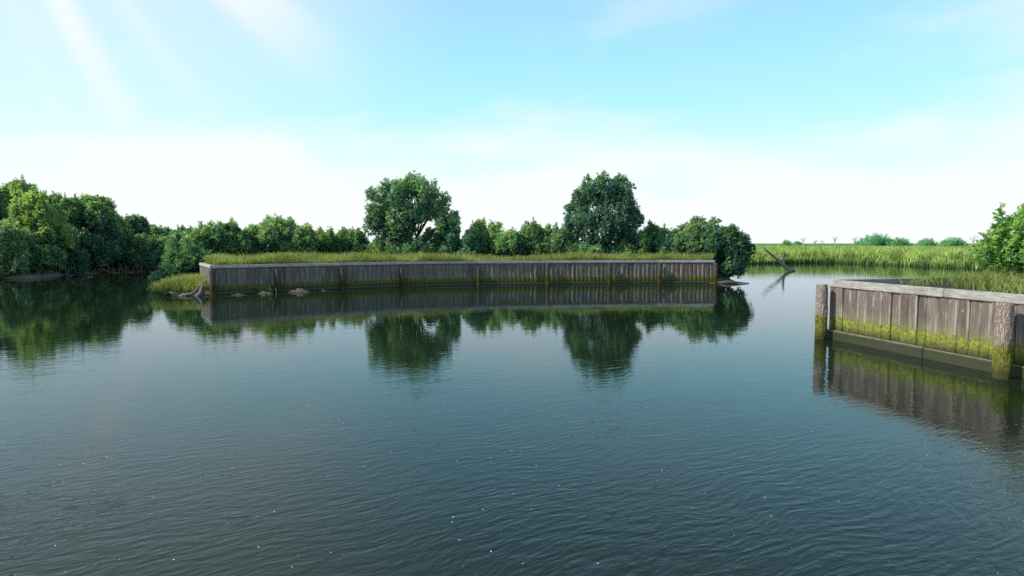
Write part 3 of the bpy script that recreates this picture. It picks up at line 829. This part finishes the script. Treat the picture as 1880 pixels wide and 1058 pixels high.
# ------------------------------------------------------------------ dead snag in the channel
mb = MB(); B = Vector((25.0,56.5,0))
mb.tube([B+Vector((.30,0,-.15)), B+Vector((.12,0,.08)), B+Vector((-.28,0,.36)), B+Vector((-.85,.03,.86)), B+Vector((-1.45,.05,1.36)), B+Vector((-2.0,.0,1.80)), B+Vector((-2.42,0,2.18))],
        [.22,.19,.155,.13,.11,.085,.04], 9, .13)
mb.tube([B+Vector((.05,.02,.05)), B+Vector((.35,.05,.10)), B+Vector((.62,.05,-.03))], [.17,.10,.03], 7, .12)
sn = mb.build('dead_snag', M['snag'], None, smooth=True)
tag(sn, 'dark forked dead tree limb leaning out of the open channel', 'snag')
mb = MB()
mb.tube([B+Vector((-.42,.02,.45)), B+Vector((-.44,.05,.85)), B+Vector((-.52,.04,1.25)), B+Vector((-.46,.02,1.62)), B+Vector((-.52,0,1.9))], [.10,.085,.07,.05,.015], 7, .12)
mb.tube([B+Vector((-.50,.04,1.15)), B+Vector((-.36,.04,1.42)), B+Vector((-.33,.02,1.66))], [.045,.03,.01], 5, .1)
mb.tube([B+Vector((-.48,.04,.95)), B+Vector((-.60,.03,1.2)), B+Vector((-.66,.02,1.45))], [.04,.03,.01], 5, .1)
o = mb.build('branch', M['snag'], sn, smooth=True); o.location = (0,0,0)

# ------------------------------------------------------------------ stump, mounds, log, weeds at the far wall
st = empty('driftwood_stump', (-15.2, 29.95, .1)); tag(st, 'bleached driftwood stump with splayed roots at the left corner of the far seawall', 'stump')
mb = MB()
for i in range(15):
    t = i/14
    top = Vector((-14.95 - .16*t + random.uniform(-.05,.05), 30.15+random.uniform(-.15,.15), .58 - .30*t + random.uniform(-.12,.08)))
    ft = Vector((-14.78 - .95*t + random.uniform(-.1,.1), 29.75 + random.uniform(-.12,.12), .02))
    mb.tube([top, top.lerp(ft,.3)+Vector((.05,0,-.06)), top.lerp(ft,.65)+Vector((.04,-.02,-.08)), ft+Vector((0,0,.05)), ft+Vector((-.18,-.06,-.06))], [.03,.06,.065,.06,.03], 6, .2)
mb.build('root_fan', M['drift'], st, smooth=True)
def mound(x, y, wx, wy, h, label):
    V, F = [], []; nr, na = 9, 40
    for i in range(nr+1):
        t = i/nr
        for k in range(na):
            a = 2*math.pi*k/na
            rr = (1-t)*(1+.22*mnoise.noise((math.cos(a)*1.4, math.sin(a)*1.4, x)))
            z = h*(t**1.15)*1.1 - .06
            px = x+math.cos(a)*wx/2*rr; py = y+math.sin(a)*wy/2*rr
            z += h*(.42*mnoise.noise((px*4, py*4, 1.)) + .34*mnoise.noise((px*11, py*11, 3.)))*(1 if t > .05 else 0)
            V.append((px, py, z if i else -.12))
    for i in range(nr):
        for k in range(na):
            F.append((i*na+k, i*na+(k+1) % na, (i+1)*na+(k+1) % na, (i+1)*na+k))
    mb = MB(); mb.v = V; mb.f = F
    tag(mb.build('mud_mound', M['mound'], None, smooth=True), label, 'mound', 'mud mounds at the foot of the far seawall')
mound(-13.25,30.15,1.4,.6,.13,'low flat brown mud mound nearest the stump, at the far seawall foot')
mound(-12.25,30.95,1.4,.6,.19,'peaked brown mud mound just left of the second seawall post')
mound(-10.9,31.95,1.5,.65,.24,'largest pale mud mound, just right of the second seawall post')
mound(-9.95,32.85,.6,.4,.13,'smallest mud mound, at the right end of the row')
mb = MB()
mb.tube([(12.9,38.85,.05),(13.3,38.8,.10),(13.8,38.85,.08),(14.3,38.9,.06),(14.75,38.9,.02)], [.05,.09,.08,.05,.02], 8, .15)
tag(mb.build('log', M['snag'], None, smooth=True), 'dark half-sunk log in the water at the right end of the far seawall', 'log')
n = 90
P3 = np.c_[RNG.normal(-12.45, .22, n), RNG.normal(31.45, .10, n), np.full(n, -.02)]
V, F, T = blades(P3, RNG.uniform(.15, .5, n), RNG.uniform(.02, .035, n), .3)
o = link('weed_tuft', mesh_np('weed_tuft', V, F, 4, attrs={'h': T*.35}), M['reed'])
tag(o, 'dark green weed tuft growing from the water beside the second seawall post', 'weed')

# ------------------------------------------------------------------ far shrubs and bare trees on the marsh
def palm_shrub(X, Y, w, z1, label):
    z0 = 1.7; root = empty('marsh_shrub', (X, Y, z0)); tag(root, label, 'shrub', 'shrubs on the marsh horizon')
    Ps, As = [], []
    n = int(60*w)
    x = RNG.uniform(-.5, .5, n)*w; env = np.clip(1-(np.abs(x)/(w*.5))**2, 0, 1)**.7*RNG.uniform(.6, 1.0, n)
    z = z0 + RNG.uniform(.15, .92, n)*(z1-z0)*env
    P = np.c_[X+x, Y+RNG.uniform(-.4, .4, n)*w, z]
    A = unit(np.c_[x/w*1.6 + RNG.normal(0, .3, n), RNG.normal(0, .4, n), np.full(n, .8)])
    V, F, T = rosettes(P, A, np.clip(RNG.normal(.5, .2, n), 0, 1), 7, .75, .17, (8, 70))
    me = mesh_np('crown', V - np.array([[X, Y, z0]]), F, 4, attrs={'tint': T})
    o = bpy.data.objects.new('crown', me); COL.objects.link(o); me.materials.append(M['leaf_far']); o.parent = root
    mb = MB()
    for k in range(4):
        mb.tube([(X+(k-1.5)*w*.12, Y, z0-.2), (X+(k-1.5)*w*.2, Y, z0+(z1-z0)*.6)], [.09, .04], 5)
    mb.build('trunk', M['bark'], root)
for a in [(86.6,150,7.2,5.0,'largest spiky green shrub on the marsh horizon'),(90.6,147,4.4,3.75,'lower shrub touching the right side of the largest horizon shrub'),
          (99.2,150,3.4,3.65,'small round shrub between the largest horizon shrub and the right bush, left of a pair'),(101.9,145,4.3,4.0,'wide shrub of the horizon pair nearest the right bush'),
          (74.4,170,1.7,3.3,'tiny dark shrub on the horizon above the forked snag'),(81.8,180,1.5,2.95,'tiniest dark shrub, just right of the one above the snag')]:
    palm_shrub(*a)
def bare_tree(X, Y, h, label):
    z0 = 1.7; root = empty('bare_tree', (X, Y, z0)); tag(root, label, 'dead tree', 'bare trees on the marsh horizon')
    mb = MB(); top = Vector((X+random.uniform(-.2,.2), Y, z0+(h-z0)*.45))
    mb.tube(limb_path((X, Y, z0-.2), top, .05, 4), [.085,.075,.065,.055], 6)
    mb.build('trunk', M['twig'], root, smooth=True)
    mb = MB()
    for _ in range(8):
        e = Vector((X+random.uniform(-.9,.9), Y+random.uniform(-.6,.6), z0+(h-z0)*random.uniform(.72,1.0)))
        p = limb_path(top-Vector((0,0,random.uniform(0,.5))), e, .12, 5)
        mb.tube(p, [.035,.03,.024,.02,.012], 5)
        for _ in range(2):
            mb.tube(limb_path(p[2], e+Vector((random.uniform(-.6,.6), 0, random.uniform(-.5,.2))), .1, 4), [.018,.015,.012,.009], 4)
    mb.build('branches', M['twig'], root, smooth=True)
for a in [(76.4,165,4.3,'bare tree on the horizon just right of the tiny dark shrub above the snag'),(79.8,165,3.6,'lower left of two neighbouring bare trees on the horizon'),(81.6,165,3.5,'right of two neighbouring low bare trees on the horizon'),
          (77.1,150,4.4,'tallest slim bare tree standing alone on the horizon'),(82.6,151,4.3,'bare tree against the left side of the largest horizon shrub'),(103.0,140,4.5,'spreading bare tree beside the right edge bush')]:
    bare_tree(*a)

# ------------------------------------------------------------------ sky, sun, camera
SUN_AZ, SUN_EL = -106, 40          # degrees; azimuth from +Y (view direction), negative = left
w = bpy.data.worlds.new('World'); scene.world = w; w.use_nodes = True
nt = w.node_tree; nt.nodes.clear()
t = NT.__new__(NT); t.t = nt; t.out = t.n('ShaderNodeOutputWorld')
sky = t.n('ShaderNodeTexSky', sky_type='NISHITA'); sky.sun_disc = False
sky.sun_elevation = R(SUN_EL); sky.sun_rotation = R(SUN_AZ % 360); sky.air_density = 1.0; sky.dust_density = .6; sky.ozone_density = 1.5
bg = t.n('ShaderNodeBackground'); bg.inputs[1].default_value = .11
dirv = t.n('ShaderNodeTexCoord').outputs['Generated']
z = t.sepz(dirv)
tintc = t.ramp(z, [(0.0, (1.2,1.3,1.30)), (.18, (1.5,1.75,1.55)), (.30, (2.0,1.85,1.6)), (.40, (2.1,1.85,1.6)), (.62, (1.0,1.05,1.05))])
t.l(t.mix(1.0, sky.outputs[0], tintc, 'MULTIPLY'), bg.inputs[0])
# thin cloud veil: thick low down, soft lumps higher up
sx, sy = t.sepz(dirv, 0), t.sepz(dirv, 1)
zi = t.math('ADD', t.math('MAXIMUM', z, 0.), .16)
cv = t.n('ShaderNodeCombineXYZ'); t.l(t.math('DIVIDE', sx, zi), cv.inputs[0]); t.l(t.math('DIVIDE', sy, zi), cv.inputs[1])
c1 = t.noise(t.mapv(cv.outputs[0], (.55,.8,1), (0,0,R(25)), (.7,.3,0)), 1.6, 5, .5, .3)
c2 = t.noise(t.mapv(dirv, (3.2,3.2,8.5), loc=(1.3,.2,.5)), 1.0, 5, .5)
cl = t.math('ADD', t.math('MULTIPLY', c1, .75), t.math('MULTIPLY', c2, 1.10))
low = t.sstep(z, .0, .23, .56, -.10)
cover = t.sstep(t.math('ADD', cl, low), .77, 1.42)
cover = t.math('MULTIPLY', cover, t.sstep(z, .2, .55, 1., .35))
# faint sunbeams fanning out through the veil below the bright upper left
az, el = R(-43), R(31)
sd = Vector((math.sin(az)*math.cos(el), math.cos(az)*math.cos(el), math.sin(el)))
e1 = sd.cross(Vector((0,0,1))).normalized(); e2 = sd.cross(e1)
def dot(v):
    m = t.n('ShaderNodeVectorMath', operation='DOT_PRODUCT'); t.l(dirv, m.inputs[0]); m.inputs[1].default_value = v
    return m.outputs['Value']
ang = t.math('ARCTAN2', dot(e2), dot(e1))
cang = t.n('ShaderNodeCombineXYZ'); t.l(ang, cang.inputs[0])
ray = t.sstep(t.noise(cang.outputs[0], 3.4, 1.2, .5), .44, .80)
near = t.math('MULTIPLY', t.sstep(dot(sd), .80, .985), t.sstep(dot(sd), .80, .93))
glow = t.sstep(dot(sd), .78, 1.0, 0., .52)
cover = t.math('MAXIMUM', cover, t.math('ADD', t.math('MULTIPLY', ray, t.math('MULTIPLY', near, .95)), glow), clamp=True)
bg2 = t.n('ShaderNodeBackground'); bg2.inputs[0].default_value = (.95,.985,1,1); bg2.inputs[1].default_value = 1.02
bg3 = t.n('ShaderNodeBackground'); bg3.inputs[1].default_value = 1.07
t.l(t.ramp(z, [(0.0,(.90,.985,1)), (.12,(.70,.97,1)), (.21,(.46,.895,1)), (.30,(.375,.775,.99)), (.37,(.355,.675,.97)), (.50,(.22,.45,.75)), (1.,(.08,.21,.48))]), bg3.inputs[0])
mx0 = t.n('ShaderNodeMixShader'); mx0.inputs[0].default_value = .94; t.l(bg.outputs[0], mx0.inputs[1]); t.l(bg3.outputs[0], mx0.inputs[2])
mx = t.n('ShaderNodeMixShader'); t.l(cover, mx.inputs[0]); t.l(mx0.outputs[0], mx.inputs[1]); t.l(bg2.outputs[0], mx.inputs[2])
t.l(mx.outputs[0], t.out.inputs[0])

sl = bpy.data.lights.new('sun', 'SUN'); sl.energy = 5.0; sl.angle = R(.6); sl.color = (1.0,.95,.86)
so = bpy.data.objects.new('sun', sl); COL.objects.link(so); so.location = (-30,20,40)
d = Vector((math.sin(R(SUN_AZ))*math.cos(R(SUN_EL)), math.cos(R(SUN_AZ))*math.cos(R(SUN_EL)), math.sin(R(SUN_EL))))
so.rotation_euler = d.to_track_quat('Z', 'Y').to_euler()

cam = bpy.data.cameras.new('camera'); co = bpy.data.objects.new('camera', cam); COL.objects.link(co)
cam.sensor_width = 36; cam.lens = 36*1150/1880; cam.clip_start = .1; cam.clip_end = 8000
co.location = (0,0,2.5); co.rotation_euler = (R(90)-math.atan(82/1150), 0, 0)
scene.camera = co
scene.view_settings.view_transform = 'Standard'; scene.view_settings.look = 'None'; scene.view_settings.exposure = 0
scene.cycles.max_bounces = 6; scene.cycles.transparent_max_bounces = 4
scene.cycles.use_denoising = False
